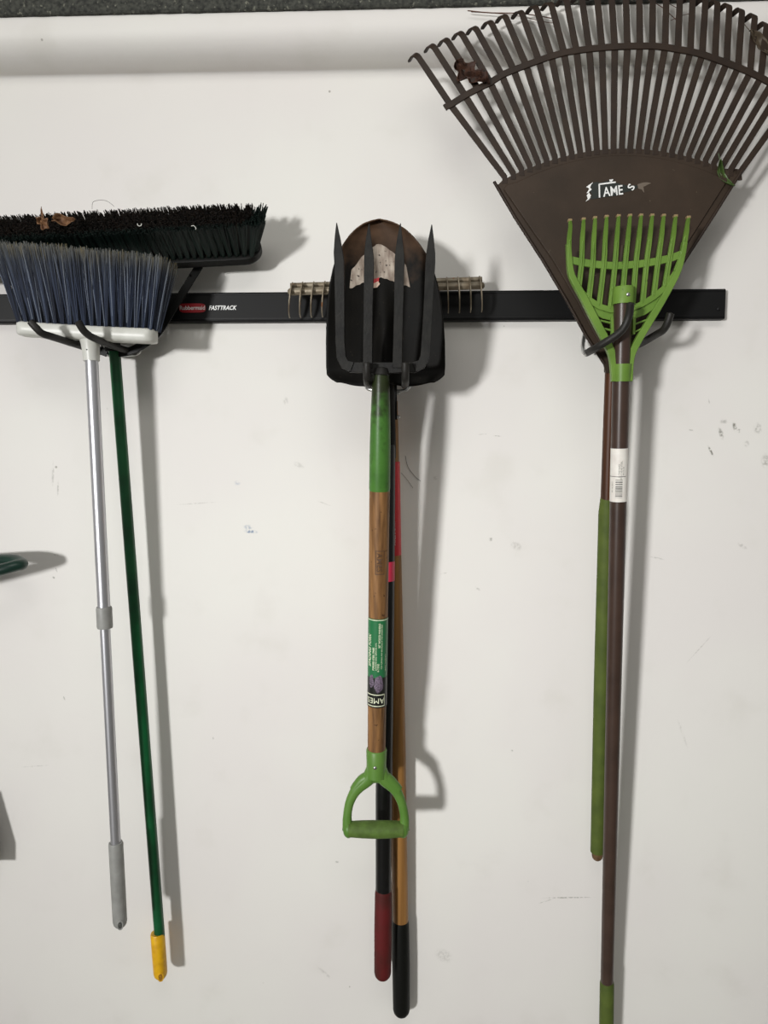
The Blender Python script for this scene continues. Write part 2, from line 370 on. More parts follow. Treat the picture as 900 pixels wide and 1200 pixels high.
# ---------------------------------------------------------------- hooks on the rail
def hook(label, prongs, clip, wire):
    t = thing('tool_hook', W(clip[0], clip[1], .02), label, 'hook', 'double hooks hung on the rail')
    for pts in prongs:
        MB().tube(Wc(pts), S(4.1, .12), 14, round_end=2).build('prong', M['rubber'], t)
    x, y = clip; p = W(x, y, .022); q = MB(); q.box((p.x-.016, -.030, p.z-.035), (p.x+.016, -.0205, p.z+.03)); q.build('clip', M['rubber'], t, bevel=.002)
    wr = MB()
    for pts in wire: wr.tube(Wc(pts), S(2.3, .04), 10)
    o = wr.build('wire_bracket', M['steel'], t); o['label'] = 'bright steel wire bracket'
    return t
hook('dark coated double hook holding the two brooms',
     [[(122,413,.04), (100,407,.09), (62,395,.17), (50,391,.19), (43,385,.197), (35,376,.2)],
      [(160,413,.04), (140,408,.08), (112,397,.16), (103,392,.18), (97,386,.19), (91,376,.197)]],
     (150, 372), [[(142,378,.026), (124,398,.03), (120,410,.034), (126,415,.04)], [(152,378,.026), (157,398,.03), (163,409,.034), (158,415,.04), (126,416,.038)]])
hook('dark coated double hook under the black shovel and spading fork',
     [[(434,452,.04), (432,451,.09), (431,450,.18), (430,446,.212), (430,437,.222), (430,424,.226)],
      [(474,452,.04), (474,451,.09), (475,450,.18), (475,446,.212), (475,437,.222), (475,424,.226)]],
     (452, 370), [[(436,385,.026), (424,432,.03), (429,452,.034), (437,457,.04), (470,458,.04), (480,452,.034), (484,432,.03), (468,385,.026)]])
hook('dark coated double hook carrying the two rakes',
     [[(687,414,.15), (698,408,.185), (711,400,.2), (722,393,.205), (731,384,.208), (737,370,.213), (739,354,.222)],
      [(746,404,.04), (752,402,.09), (769,392,.15), (777,387,.175), (782,379,.185), (786,366,.19)]],
     (722, 368), [[(702,384,.026), (688,390,.03), (684,397,.033), (683,409,.08), (685,414,.15), (690,413,.16)], [(742,384,.026), (746,398,.03), (743,406,.034), (696,414,.036)]])

# ---------------------------------------------------------------- green push broom
pole_top, pole_bot = W(128, 330, .06), W(187, 1120, .045)
broom = thing('push_broom', W(128, 330, .04), 'wide push broom with black and dark green bristles on a glossy green pole', 'broom')
P0, P1 = W(0, 327, .055), W(300, 312, .055); e1 = (P1-P0).normalized()
T = math.radians(57); bv = V((0, -math.sin(T), math.cos(T))); bv = (bv-e1*bv.dot(e1)).normalized(); cv = e1.cross(bv)   # cv: to the front side
if cv.y > 0: cv = -cv
BL, BW = .60, .058
endR = W(307, 311, .055); endR = P0+e1*(endR-P0).dot(e1); endL = endR-e1*BL
def stadium(inset, h):
    r = BW/2-inset; out = []
    for k in range(13): t = -math.pi/2+math.pi*k/12; out.append(endR-e1*(BW/2)+(e1*math.cos(t)+cv*math.sin(t))*r)
    for k in range(13): t = math.pi/2+math.pi*k/12; out.append(endL+e1*(BW/2)+(e1*math.cos(t)+cv*math.sin(t))*r)
    return [p-cv*BW/2+bv*h for p in out]
bb = MB(); rings = [stadium(.004, 0), stadium(.001, .003), stadium(0, .007), stadium(0, .017), stadium(.003, .019)]; nn = 26
bb.add([p for r in rings for p in r], [(i*nn+k, i*nn+(k+1) % nn, (i+1)*nn+(k+1) % nn, (i+1)*nn+k) for i in range(4) for k in range(nn)]+[tuple(range(nn)), tuple(4*nn+k for k in range(nn))])
bb.build('head_block', M['block'], broom)
def strands(mb, base, d, length, r, cb, ct, bend=None, tp=2, ef=.6):
    d = d.normalized(); ref = V((0, -1, 0)) if abs(d.y) < .9 else V((1, 0, 0)); s1 = d.cross(ref).normalized(); s2 = d.cross(s1)
    vs = []; cs = []; mid = [0, .55, .8, 1] if tp > 2 else [0, .55, 1]
    for j, q in enumerate(mid):
        c = base+d*length*q+(bend*q*q if bend else V())
        rr = r*((1, .97, .9, .6) if tp > 2 else (1, .97, ef))[j]; cc = tuple(cb[i]+(ct[i]-cb[i])*q**tp for i in range(3))
        for k in range(3):
            t = 2*math.pi*k/3; vs.append(c+(s1*math.cos(t)+s2*math.sin(t))*rr); cs.append(cc)
    mb.add(vs, [(j*3+k, j*3+(k+1) % 3, j*3+3+(k+1) % 3, j*3+3+k) for j in range(len(mid)-1) for k in range(3)]+[tuple(3*(len(mid)-1)+k for k in range(3))], cs)
BM = attrmat('bristle_fibre', .55)
inner, outer = MB(), MB(); nc = 46
for row in range(6):
    cr = -BW+.008+row*(BW-.016)/5             # across, 0 = front
    for i in range(nc):
        off = .5*(row % 2)
        xx = .010+(BL-.022)*(i+off*.9)/nc
        base = endR-e1*xx+cv*cr+bv*.017
        edge = row == 5 or i == 0 or (i == 1 and row in (4,))
        for k in range(36):
            aa = random.random()*6.28; rr = math.sqrt(random.random())
            spread = e1*math.cos(aa)+cv*math.sin(aa)
            o = base+spread*rr*.0036
            endf = max(0, 1-xx/.05)
            d = bv+spread*rr*.07+e1*(.52*endf**1.5+random.uniform(-.02, .02))+cv*((row-2.5)*.02)
            L_ = random.uniform(.0690, .0715)+.0012*noise.noise(V((xx*60, row, 0)))
            if edge:
                g = random.random(); cb = (6+4*g, 26+20*g, 22+14*g); ct = (7+6*g, 20+12*g, 17+9*g)
                strands(outer, o, d, L_, .0008, cb, ct, ef=.85)
            else:
                g = random.random()**2; cb = (10, 9, 8); ct = (12+28*g, 9+19*g, 6+12*g)
                strands(inner, o, d, L_, .0008, cb, ct, ef=.85)
            if random.random() < .0025:
                strands(outer if edge else inner, o, d+e1*random.uniform(-.2, .3), L_*1.06, .0004, (30,34,28), (60,66,54))
tag(inner.build('inner_bristles', BM, broom, smooth=0, fix=False), 'coarse black inner bristles', kind='stuff')
tag(outer.build('outer_bristles', BM, broom, smooth=0, fix=False), 'dark green outer bristles', kind='stuff')
br = MB(); br.bar(Wc([(234,311,.047), (206,356,.055), (182,393,.06), (156,410,.062), (138,414,.062)], 5), S(9, .05), .003); br.bar(Wc([(30,322,.047), (60,366,.055), (90,398,.058), (126,414,.062)], 5), S(9, .05), .003)
br.ball(W(223, 322, .053), .0022); bro = br.build('brace', M['block'], broom, bevel=.0006)
MB().tube([pole_top, W(187, 1096, .0455)], S(6.5, .05), 20).build('pole', M['gpole'], broom)
MB().tube([W(129, 372, .06), W(131.6, 404, .059), W(132, 412, .059)], [S(10, .05), S(9, .05), S(8, .05)], 20).build('ferrule', M['block'], broom)
def capped_grip(parent, a, b, r, m, hole_px, name='grip', holemat=None):
    g = MB().tube([a, a+(b-a)*.02, a+(b-a)*.5, b], [r*.93, r, r*1.0, r*.98], 22, round_end=1).build(name, m, parent)
    sh = Shaft(a, b); t = (b-a).length-r*.95; h = MB()
    def ring(R2, R1, nrm_off):
        pass
    q = sh.at(0, t, r*1.0)
    pts = []
    for k in range(21):
        al = 2*math.pi*k/20; pts.append(sh.at(.42*math.sin(al)*.9, t+r*.62*math.cos(al), r*.96+r*.04*abs(math.cos(al)))-sh.n*(r*.06 if math.cos(al) > .5 else 0))
    h.tube(pts, r*.12, 8, cap=False).build('hang_hole_rim', m, g)
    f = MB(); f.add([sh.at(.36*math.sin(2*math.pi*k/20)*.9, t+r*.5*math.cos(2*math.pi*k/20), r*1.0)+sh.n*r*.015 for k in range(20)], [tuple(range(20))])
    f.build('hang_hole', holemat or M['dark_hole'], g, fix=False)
    return g
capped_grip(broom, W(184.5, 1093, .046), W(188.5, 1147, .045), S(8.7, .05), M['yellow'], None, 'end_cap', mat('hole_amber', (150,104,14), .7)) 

# ---------------------------------------------------------------- angle broom
ab = thing('angle_broom', W(107, 400, .12), 'angled broom with blue bristles, white head and silver telescopic pole', 'broom')
def rounded_bar(mb, cl, hh, hy, nx=40):
    """block along centre line points (list of px), half height hh(px) list and half depth hy (m) with rounded ends"""
    k = len(cl); vs = []; n = 16
    for i, (x, y, d) in enumerate(cl):
        c = W(x, y, d)
        q = min(i, k-1-i)/(k*.06); e = 1 if q >= 1 else math.sqrt(max(0.02, 1-(1-q)**2))
        for j in range(n):
            t = 2*math.pi*j/n
            zz = math.copysign(abs(math.sin(t))**.45, math.sin(t)); yy = math.copysign(abs(math.cos(t))**.45, math.cos(t))
            vs.append(c+V((0, -yy*hy*e, zz*S(hh, d)*(.75+.25*e))))
    mb.add(vs, [(i*n+j, i*n+(j+1) % n, (i+1)*n+(j+1) % n, (i+1)*n+j) for i in range(k-1) for j in range(n)]+[tuple(range(n)), tuple((k-1)*n+j for j in range(n))])
K = 60; cl = [(21.5+(184.5-21.5)*i/K, 385.5+(394.5-385.5)*i/K+ .8*math.sin(math.pi*i/K), .122) for i in range(K+1)]
hb = MB(); rounded_bar(hb, cl, 8.3, .021); hb.build('head', M['wplastic'], ab)
bs = MB(); NT = 19
for row in range(4):
    for i in range(NT):
        u = (i+.5*(row % 2)*.8+.25)/NT
        base = W(25+161*u, 379.5+9*u, .122)+V((0, (row-1.5)*.0095, 0))
        tip = W(4+194*u, 288+17*u**1.3, .122)+V((0, (row-1.5)*.017, 0))
        for k in range(46):
            aa = random.random()*6.28; rr = math.sqrt(random.random())
            sp = V((math.cos(aa), math.sin(aa), 0))*rr
            o = base+sp*.0028; e = tip+V((sp.x*.0125, sp.y*.009, random.uniform(-.007, .004)-abs(sp.x)*.002))+V((random.gauss(0, .0012), 0, 0))
            d = e-o; g = random.random()
            if g < .62: cb = (18+20*g, 26+24*g, 42+36*g)
            elif g < .9: cb = (56, 67, 90)
            else: cb = (120, 129, 145)
            ct = (78+36*g, 80+34*g, 78+30*g) if random.random() < .8 else (118, 108, 78)
            strands(bs, o, d, d.length, .00062, cb, ct, bend=V((random.gauss(0, .002), random.gauss(0, .0015), 0)), tp=6)
tag(bs.build('bristles', BM, ab, smooth=0, fix=False), 'blue bristles with dusty grey tips', kind='stuff')
pa, pb = W(107, 415, .122), W(140.5, 1085, .12); at = lambda y, d=None: W(107+(140.5-107)*(y-415)/670, y, .122-.002*(y-415)/670)
sk = MB().tube([W(105.5, 394, .122), W(106, 404, .122), at(415), at(423)], [S(13, .12), S(10.5, .12), S(9.6, .12), S(9.2, .12)], 24); sk = sk.build('socket', M['wplastic'], ab)
MB().ball(W(106, 411, .122)+V((0, -S(10, .12), 0)), .0012).build('screw', M['ink2'], sk)
MB().tube([at(418), at(712)], S(7.4, .12), 24).build('upper_pole', M['alu'], ab)
MB().tube([at(711), at(713), at(734), at(736)], [S(8.6, .12), S(9.3, .12), S(9.3, .12), S(8.7, .12)], 24).build('collar', M['gplastic'], ab)
MB().tube([at(730), at(990)], S(6.1, .12), 24).build('lower_pole', M['alu'], ab)
capped_grip(ab, at(987), W(141, 1087, .12), S(8.8, .12), M['gplastic'], None)

# ---------------------------------------------------------------- dethatching rake (behind)
tr = thing('thatch_rake', W(453, 336, .05), 'wooden-handled thatch rake with thin curved metal tines behind the shovel', 'rake')
ra, rb_ = W(337, 342, .06), W(568, 334.5, .06); rd = (rb_-ra).normalized()
f = MB(); f.tube([ra, rb_], S(4.3, .05), 12, round_end=2); f.tube([ra+V((.004, .009, .012)), rb_+V((-.004, .009, .012))], S(3.4, .05), 10)
f.build('head_rod', M['tine'], tr)
N_ = 18
for i in range(N_):
    c = ra+(rb_-ra)*((i*13.1+4)/(231)); x = c.x; out_, in_ = [], []
    for k in range(15):                       # crescent in the plane across the rod
        t = k/14; ang = math.radians(118-196*t); R = .030
        cy, cz = c.y+.012, c.z-.014
        wdt = .0085*math.sin(math.pi*min(1, (t+.12)))**.7*(1-t*.6)+.0006
        out_.append(V((x+ (.002 if i in (0, 17) else 0)*(1-t)*(1 if i == 0 else -1), cy-math.cos(math.radians(62-150*t))*(R+wdt)*.8, cz+math.sin(math.radians(62-150*t))*(R+wdt))))
        in_.append(V((x, cy-math.cos(math.radians(62-150*t))*(R-wdt)*.8, cz+math.sin(math.radians(62-150*t))*(R-wdt))))
    m = MB(); m.plate([p-V((.0009, 0, 0)) for p in out_+in_[::-1]], (.0018, 0, 0))
    for v in m.v: v.x += (v.z-c.z)*(.10 if i < 9 else -.06)
    m.build('tine', M['tine'], tr, smooth=30)
fr = MB(); fr.bar([W(455, 345, .052), W(457, 492, .048)], S(17, .05), .016)
fr.tube([W(440, 344, .052), W(456, 380, .05), W(457, 430, .05)], .004, 8); fr.tube([W(472, 343, .052), W(460, 380, .05), W(458, 430, .05)], .004, 8)
fro = fr.build('socket', M['rail'], tr, bevel=.001); 
for (x, y) in ((467, 461), (467, 489)): MB().tube([W(x-6, y, .052), W(x+2, y-.5, .052)], .0034, 10, round_end=1).build('bolt', M['steel'], fro)
thA, thB = W(457, 470, .045), W(469.5, 1080, .026)
MB().tube([thA, W(460.5, 640, .039), W(465.5, 880, .032), thB], [S(9, .045), S(9.8, .04), S(10.4, .03), S(9.6, .03)], 22).build('shaft', M['ash2'], tr)
MB().tube([W(469.4, 1077, .026), W(469.5, 1083, .026), W(470, 1130, .0255), W(470.5, 1191, .025)], [S(9.5, .05), S(10.6, .05), S(11.2, .05), S(10.8, .05)], 22, round_end=1).build('grip', M['blackgrip'], tr)
sh = Shaft(W(458.6, 541, .043), W(460.5, 650, .039)); q = sh.patch(MB(), 0, (W(458.6, 541, .043)-W(460.5, 650, .039)).length, -1.3, 1.45, S(9.9, .05)+.0003).build('label', M['redlabel'], tr, fix=False); q['label'] = 'red paper label'
tx = MB(); sh.text(tx, 'HANDLE TOOLS', S(84, .05), .18, S(9.9, .05)+.0006, .006, rot=-math.pi/2); tx.build('lettering', M['white'], q, smooth=0, fix=False)

# ---------------------------------------------------------------- round point shovel
sv = thing('digging_shovel', W(452, 440, .1), 'black round point shovel, blade up, with black pole and red grip', 'shovel')
HW = [(0, 0), (.012, 12), (.03, 20), (.06, 29), (.1, 37), (.15, 44.5), (.22, 52.5), (.3, 58.5), (.4, 63.5), (.5, 66.5), (.62, 68.6), (.75, 69.6), (.9, 69.8), (.955, 69), (.98, 64), (1, 57)]
def hw(v):
    for (a0, b0), (a1, b1) in zip(HW, HW[1:]):
        if v <= a1: return b0+(b1-b0)*(v-a0)/(a1-a0)
    return HW[-1][1]
def blade(u, v):                                    # u -1..1, v 0 tip .. 1 step
    h = max(hw(v), .8); x = 452+u*h-9.0*(1-v)**2.2*(1-abs(u)*.2)
    y = 257+(448-257)*v + (4.5*math.sin(math.pi*min(1, abs(u)*1.1))*max(0, (v-.9)/.1))
    d = .130+.024*u*u*math.sin(math.pi*min(1, v*.7+.25))+.024*max(0, min(1, (v-.3)/.5))*math.exp(-(u/.16)**2)
    if v > .93: d += .014*(v-.93)/.07*min(1, abs(u)*3)
    return W(x, y, d-.004)
def worn_blade():
    m = M['shovel'].copy(); m.name = 'worn_shovel_steel'; nt = m.node_tree; N = nt.nodes; L = nt.links; b = N['Principled BSDF']
    src = b.inputs['Base Color'].links[0].from_socket
    tc = N.new('ShaderNodeTexCoord'); sp = N.new('ShaderNodeSeparateXYZ'); L.new(tc.outputs['Object'], sp.inputs[0])
    n = N.new('ShaderNodeTexNoise'); n.inputs['Scale'].default_value = 40; n.inputs['Detail'].default_value = 6; L.new(tc.outputs['Object'], n.inputs['Vector'])
    g = N.new('ShaderNodeMapRange'); g.inputs[1].default_value = .10; g.inputs[2].default_value = .27; L.new(sp.outputs[2], g.inputs[0])
    a = N.new('ShaderNodeMath'); a.operation = 'MULTIPLY_ADD'; L.new(n.outputs[0], a.inputs[0]); a.inputs[1].default_value = .8; L.new(g.outputs[0], a.inputs[2])
    r = N.new('ShaderNodeMapRange'); r.inputs[1].default_value = .75; r.inputs[2].default_value = 1.3; L.new(a.outputs[0], r.inputs[0])
    mx = N.new('ShaderNodeMix'); mx.data_type = 'RGBA'; L.new(r.outputs[0], mx.inputs[0]); L.new(src, mx.inputs[6]); mx.inputs[7].default_value = lin((80,60,45)); L.new(mx.outputs[2], b.inputs['Base Color'])
    return m
MB().grid(lambda u, v: blade(u*2-1, v**1.1), 50, 70).build('blade', worn_blade(), sv, solid=.0022, smooth=60)
def off(p, k=.0022): return p+V((0, -k, 0))
def resid(u, v):
    uu = -.72+1.28*u; top = .155+.30*abs(uu+.04)**1.7+.012*noise.noise(V((u*9, 1, 0))); bot = .36+.10*abs(uu+.05)**1.1+.014*noise.noise(V((u*12, 5, 0)))
    return off(blade(uu*.86, top+(bot-top)*v), .0024)
rs = MB().grid(resid, 44, 14).build('sticker_residue', M['residue'], sv, fix=False); rs['label'] = 'pale torn paper residue on the blade'
p = [blade(x, y)+V((0, -.0032, 0)) for x, y in ((-.20, .372), (-.07, .36), (-.08, .385), (-.19, .402))]; q = MB().plate(p, (0, -.0003, 0)).build('red_scrap', M['redlabel'], rs, smooth=0)
p = [blade(x, y)+V((0, -.0036, 0)) for x, y in ((-.20, .40), (-.09, .383), (-.06, .40), (-.11, .42), (-.19, .425))]; q = MB().plate(p, (0, -.0003, 0)).build('paper_scrap', M['peach'], rs, smooth=0)
MB().tube([W(452, 412, .130), W(452.5, 436, .126), W(454, 500, .095), W(455, 536, .08)], [S(7.5, .1), S(8.8, .1), S(9.4, .1), S(9.2, .1)], 20).build('socket', M['shovel'], sv)
MB().tube([W(454.8, 515, .088), W(453, 700, .072), W(450, 930, .062), W(449.3, 1050, .06)], [S(8.6, .09), S(9.5, .08), S(10.3, .06), S(9.6, .06)], 22).build('shaft', M['blackpole'], sv)
MB().tube([W(449.3, 1042, .06), W(449.2, 1047, .06), W(448.8, 1090, .058), W(448.4, 1148, .056)], [S(9.9, .1), S(10.8, .1), S(11.2, .1), S(10.9, .1)], 22, round_end=1).build('grip', M['redgrip'], sv)
sh = Shaft(W(453.4, 657, .076), W(453.2, 682, .074)); q = sh.patch(MB(), 0, S(24, .1), .1, 1.6, S(9.4, .1)+.0004).build('label', mat('pink_red_label', (190,44,72), .4), sv, fix=False); q['label'] = 'small pinkish red label'

# ---------------------------------------------------------------- spading fork
fk = thing('spading_fork', W(447, 437, .16), 'spading fork with four black tines, ash shaft and green D handle', 'fork')
DF = .20
def tine(px):
    m = MB(); pts = [W(x, y, d) for x, y, d, w_, t_ in px]; m.bar(pts, [S(p[3], DF) for p in px], [S(p[4], DF) for p in px])
    return m.build('tine', M['forksteel'], fk, bevel=.0009)
tine([(394.5,261,0.225,.8,.8), (395.5,278,0.225,6,4), (396.5,296,0.224,10.2,6), (397.6,306,0.223,11,7), (398.4,350,0.218,11,8), (398.8,400,0.206,10.4,8), (400,418,0.202,10.8,8), (404,427,0.201,11,8), (413,430.5,0.201,12,8)])
tine([(432.5,262,0.225,.8,.8), (432,280,0.225,6,4), (432.3,298,0.224,10.2,6), (432.6,308,0.223,11,7), (431.6,360,0.218,10.3,8), (431,410,0.204,10.6,8), (431,431,0.201,11,8)])
tine([(469.3,261.5,0.225,.8,.8), (468.5,280,0.225,6,4), (468.4,298,0.224,10.2,6), (468.2,308,0.223,11,7), (467.2,360,0.218,10.3,8), (466,410,0.204,10.6,8), (465.5,431,0.201,11,8)])
tine([(506,263,0.225,.8,.8), (505.2,280,0.225,6,4), (504.7,298,0.224,10.2,6), (504.3,308,0.223,11,7), (502.3,350,0.218,10.4,8), (499.5,400,0.206,10.6,8), (498.3,418,0.202,11,8), (494,427,0.201,11,8), (485,430.5,0.201,12,8)])
cb = MB(); cb.bar([W(409, 430.5, DF), W(448, 431.5, DF), W(489, 430.5, DF)], [S(11.5, DF), S(13, DF), S(11.5, DF)], .009); cb.tube([W(446.9, 432, DF-.001), W(446.8, 436, DF), W(446.6, 440, DF)], [S(8, DF), S(9.4, DF), S(10, DF)], 18)
cb.build('crossbar', M['forksteel'], fk, bevel=.001)
ax = lambda y: W(446.4-(y-440)*.0118, y, .198-.066*min(1, (y-440)/440))
MB().tube([ax(436), ax(441), ax(470), ax(486), ax(520), ax(572), ax(575)], [S(8.4, .16), S(9.8, .16), S(10.6, .16), S(11.2, .16), S(11.9, .16), S(12.3, .16), S(11.9, .16)], 26).build('socket', M['fsoil'], fk)['label'] = 'green painted socket, dark and soiled at its top'
MB().tube([ax(573), ax(700), ax(885)], [S(11.9, .16), S(11.8, .16), S(11, .16)], 26).build('shaft', M['ash'], fk)
shf = Shaft(ax(573), ax(885)); tt = lambda y: (ax(y)-ax(573)).length; RS = S(11.7, .16)
bd = MB(); shf.text(bd, 'AMES', tt(656.5), .05, RS+.0005, S(9.5, .16), rot=-math.pi/2, bold=.0001)
for (t0, t1, h0, h1) in ((643, 670, -.36, -.30), (643, 670, .52, .58)): shf.patch(bd, tt(t0), tt(t1), h0, h1, RS+.0005, 2)
for (t0, t1) in ((642.6, 643.6), (669.4, 670.4)): shf.patch(bd, tt(t0), tt(t1), -.36, .58, RS+.0005, 8)
bd.build('branded_lettering', M['brand'], fk, smooth=0, fix=False)
lb = shf.patch(MB(), tt(722), tt(791), -1.45, 1.5, RS+.0004).build('label', M['label_green'], fk, fix=False); lb['label'] = 'green and black printed label on the shaft'
shf.patch(MB(), tt(790), tt(824.5), -1.45, 1.5, RS+.0005).build('black_band', M['label_black'], lb, fix=False)
ph = MB()
def disc(th, t, rth, rt_): ph.grid(lambda u, v: shf.at(th+rth*v*math.cos(6.2832*u)*(1+.1*math.sin(31.4*u)), t+rt_*v*math.sin(6.2832*u)*(1+.08*math.sin(25*u)), RS+.0009), 28, 4)
disc(.14, tt(797), .46, S(11, .16)); disc(-.62, tt(794), .26, S(8.5, .16)); ph.build('flower_picture', M['purple'], lb, smooth=0, fix=False)
lt = MB(); shf.text(lt, 'AMES', tt(816), -.2, RS+.0008, S(10, .16), rot=math.pi)
for (a0, a1) in ((809, 810), (822, 823)): shf.patch(lt, tt(a0), tt(a1), -1.2, .82, RS+.0007, 10)
shf.patch(lt, tt(809), tt(823), .76, .82, RS+.0007, 2); shf.patch(lt, tt(722.8), tt(723.6), -1.4, 1.45, RS+.0007, 12)
shf.text(lt, 'SPADING FORK', tt(759), -.86, RS+.0007, S(5.8, .16), rot=math.pi/2, shear=.25, bold=.0001)
shf.text(lt, 'FORGED STEEL TINES', tt(768), -.42, RS+.0007, S(3.0, .16), rot=math.pi/2, bold=.0001)
shf.text(lt, 'LOOSENS AND AERATES SOIL', tt(765), -.16, RS+.0007, S(2.6, .16), rot=math.pi/2)
shf.text(lt, '4-TINE', tt(778), .08, RS+.0007, S(3.6, .16), rot=math.pi/2)
shf.text(lt, '30" WOOD HANDLE', tt(741), .18, RS+.0007, S(3.3, .16), rot=math.pi/2, bold=.0001)
shf.text(lt, 'FOR TURNING AND BREAKING UP THE GARDEN BED', tt(754), .42, RS+.0007, S(2.3, .16), rot=math.pi/2)
shf.text(lt, 'LIMITED WARRANTY', tt(773), .9, RS+.0007, S(2.3, .16), rot=math.pi/2)
lt.build('lettering', M['cream'], lb, smooth=0, fix=False)
dh = MB(); dh.tube([ax(877), ax(879), ax(895), W(441, 910, .132)], [S(12.0, .16), S(12.8, .16), S(12.2, .16), S(12.5, .16)], 24)
fl_ = (0, 1, 0, .85)
dh.tube(Wc([(439,900,.132), (432,912,.132), (418,925,.132), (410,940,.132), (407,957,.132), (407.5,972,.132)], 5), [S(r, .16) for r in [10, 10, 9.8, 9.5, 9.2, 8.8, 8.4, 8, 7.6, 7.2, 6.9, 6.6, 6.3, 6, 5.8, 5.6, 5.5, 5.4, 5.4, 5.4, 5.5, 5.8, 6, 6.2, 6.5, 7]], 16, flat=fl_)
dh.tube(Wc([(443,900,.132), (450,912,.132), (463,925,.132), (470.5,940,.132), (474,957,.132), (473.5,972,.132)], 5), [S(r, .16) for r in [10, 10, 9.8, 9.5, 9.2, 8.8, 8.4, 8, 7.6, 7.2, 6.9, 6.6, 6.3, 6, 5.8, 5.6, 5.5, 5.4, 5.4, 5.4, 5.5, 5.8, 6, 6.2, 6.5, 7]], 16, flat=fl_)
dh.tube(Wc([(415,926,.132), (424,915,.132), (433,910.5,.132), (441,909.5,.132), (449,910.5,.132), (457,915,.132), (467,926,.132)], 4), [S(6+2*math.sin(math.pi*k/24), .13) for k in range(25)], 14, flat=(0, 1, 0, .85))
dh.tube(Wc([(420,925,.132), (428,916,.132), (441,912,.132), (454,916,.132), (462,925,.132)], 4), S(5.5, .13), 14)
for x in (408.5, 472.5): dh.ball(W(x, 972, .132), S(8.5, .16), 16, (.85, 1, 1.25))
dho = dh.build('d_handle', M['dgreen'], fk, smooth=70)
MB().tube([W(409, 971.5, .132), W(425, 971.8, .132), W(441, 972, .132), W(457, 971.8, .132), W(473, 971.5, .132)], [S(9.6, .16), S(10.6, .16), S(11, .16), S(10.6, .16), S(9.6, .16)], 22).build('grip', M['dgrip'], dho)
MB().ball(W(440, 895, .132)+V((0, -S(12.4, .16), 0)), .0032, 12, (1, .5, 1)).build('rivet', M['steel'], dho)

# ---------------------------------------------------------------- big brown leaf rake
lr = thing('leaf_rake', W(715, 430, .085), 'large brown plastic fan leaf rake with a red-brown and green handle', 'rake')
DR = .11
NTI = 29
brace_x = [(528,123), (545,112), (560,104), (574.5,97), (588,88), (602,82), (616.5,76.5), (631.5,71), (646,66), (661,62), (675.5,59.5), (690.5,57.5), (705.5,56), (720.5,55), (735.3,54.3), (750,54), (764.5,54), (779.5,55.5), (794.5,58), (809,60.5), (823,64), (838,69), (851.5,74), (865,79), (879,85), (891.5,91), (904,98), (915,104.5), (931,113)]
brace_x = [(x-.0, y) for x, y in brace_x]
tip = [(487,62), (506,51), (522,44), (539,36), (556,30), (574,23), (591,16), (610,11), (627,5), (645,1)]
tip += [(663,-4), (681,-8), (699,-11), (716,-13), (733,-15), (749,-15.5), (765,-15), (781,-13.5), (797,-11.5), (812,-8), (827,-4.5), (841,-1), (855,3), (870,8.5), (885,15), (899,25), (915,36), (932,48), (956,66)]
base = []
for i in range(NTI):
    x = 591.5+(866-591.5)*i/28; u = (x-728)/137.0; base.append((x, 172+33*u*u+ (3 if u < 0 else -2)*abs(u)))
def tine_r(i):
    bx, by = base[i]; mx, my = brace_x[i]; tx, ty = tip[i]
    # direction of last bit
    dx, dy = tx-mx, ty-my; l = math.hypot(dx, dy); ux, uy = dx/l, dy/l
    pts = [(bx, by+8, DR), (bx, by, DR), ((bx+mx)/2, (by+my)/2, DR+.001), (mx, my, DR+.002), (mx+dx*.6, my+dy*.6, DR+.002), (tx-ux*7, ty-uy*7, DR+.001)]
    P = [W(*p) for p in pts]; ww = [S(v*(.84+.16*abs(math.cos(math.atan2(tx-bx, by-ty)))), DR) for v in (6.8, 6.6, 7.0, 7.3, 7.1, 6.6)]
    # hook towards the wall, swung a little to the left
    e = P[-1]; dv = (P[-1]-P[-2]).normalized(); nv = V((-.42, .80, -.08)).normalized(); R = .0105
    for k in range(1, 7):
        t = math.radians(15*k+4); P.append(e+dv*R*math.sin(t)+nv*R*(1-math.cos(t))); ww.append(S(6.6-.12*k, DR))
    P.append(P[-1]+nv*.009-dv*.001); ww.append(S(5.6, DR)); P.append(P[-1]+nv*.004-dv*.001); ww.append(S(4, DR))
    m = MB(); vs = []; nrm = V((0, -1, 0)); side0 = None
    sd = (P[3]-P[2]).normalized().cross(V((0, -1, 0))).normalized()
    for j in range(len(P)):
        a_ = (P[min(j+1, len(P)-1)]-P[max(j-1, 0)]).normalized(); n_ = sd.cross(a_).normalized(); s_ = a_.cross(n_).normalized()
        for (p, q) in ((-1, -1), (1, -1), (1, 1), (-1, 1)): vs.append(P[j]+s_*p*ww[j]/2+n_*q*.0013)
    m.add(vs, [(j*4+k, j*4+(k+1) % 4, j*4+4+(k+1) % 4, j*4+4+k) for j in range(len(P)-1) for k in range(4)]+[(3, 2, 1, 0), tuple((len(P)-1)*4+k for k in range(4))])
    m.build('tine', M['btine'], lr, smooth=35, bevel=.0006)
for i in range(NTI): tine_r(i)
cbp = [(521,126.5), (524,124.5)]+brace_x+[(938,117)]
MB().bar([W(x, y, DR+.0035) for x, y in cbp], S(7.0, DR), .004).build('cross_brace', M['btine'], lr, bevel=.0008)
top = [(581,219), (583,213.5), (588,212)]+[(x, y+1.5) for x, y in base[:]][0:]+[(869,202), (863,205)]
ol = [(578,212.5), (584,216), (591,209)]+[(x, y+2) for x, y in base]+[(871,197), (861,213), (838,250), (798,312), (768,362), (742,402), (728,424), (724,437), (710,437), (706,422), (686,392), (664,352), (636,305), (603,254)]
MB().plate([W(x, y, DR+.001) for x, y in ol], (0, .0035, 0)).build('fan_panel', M['brake'], lr, bevel=.0008, smooth=30)
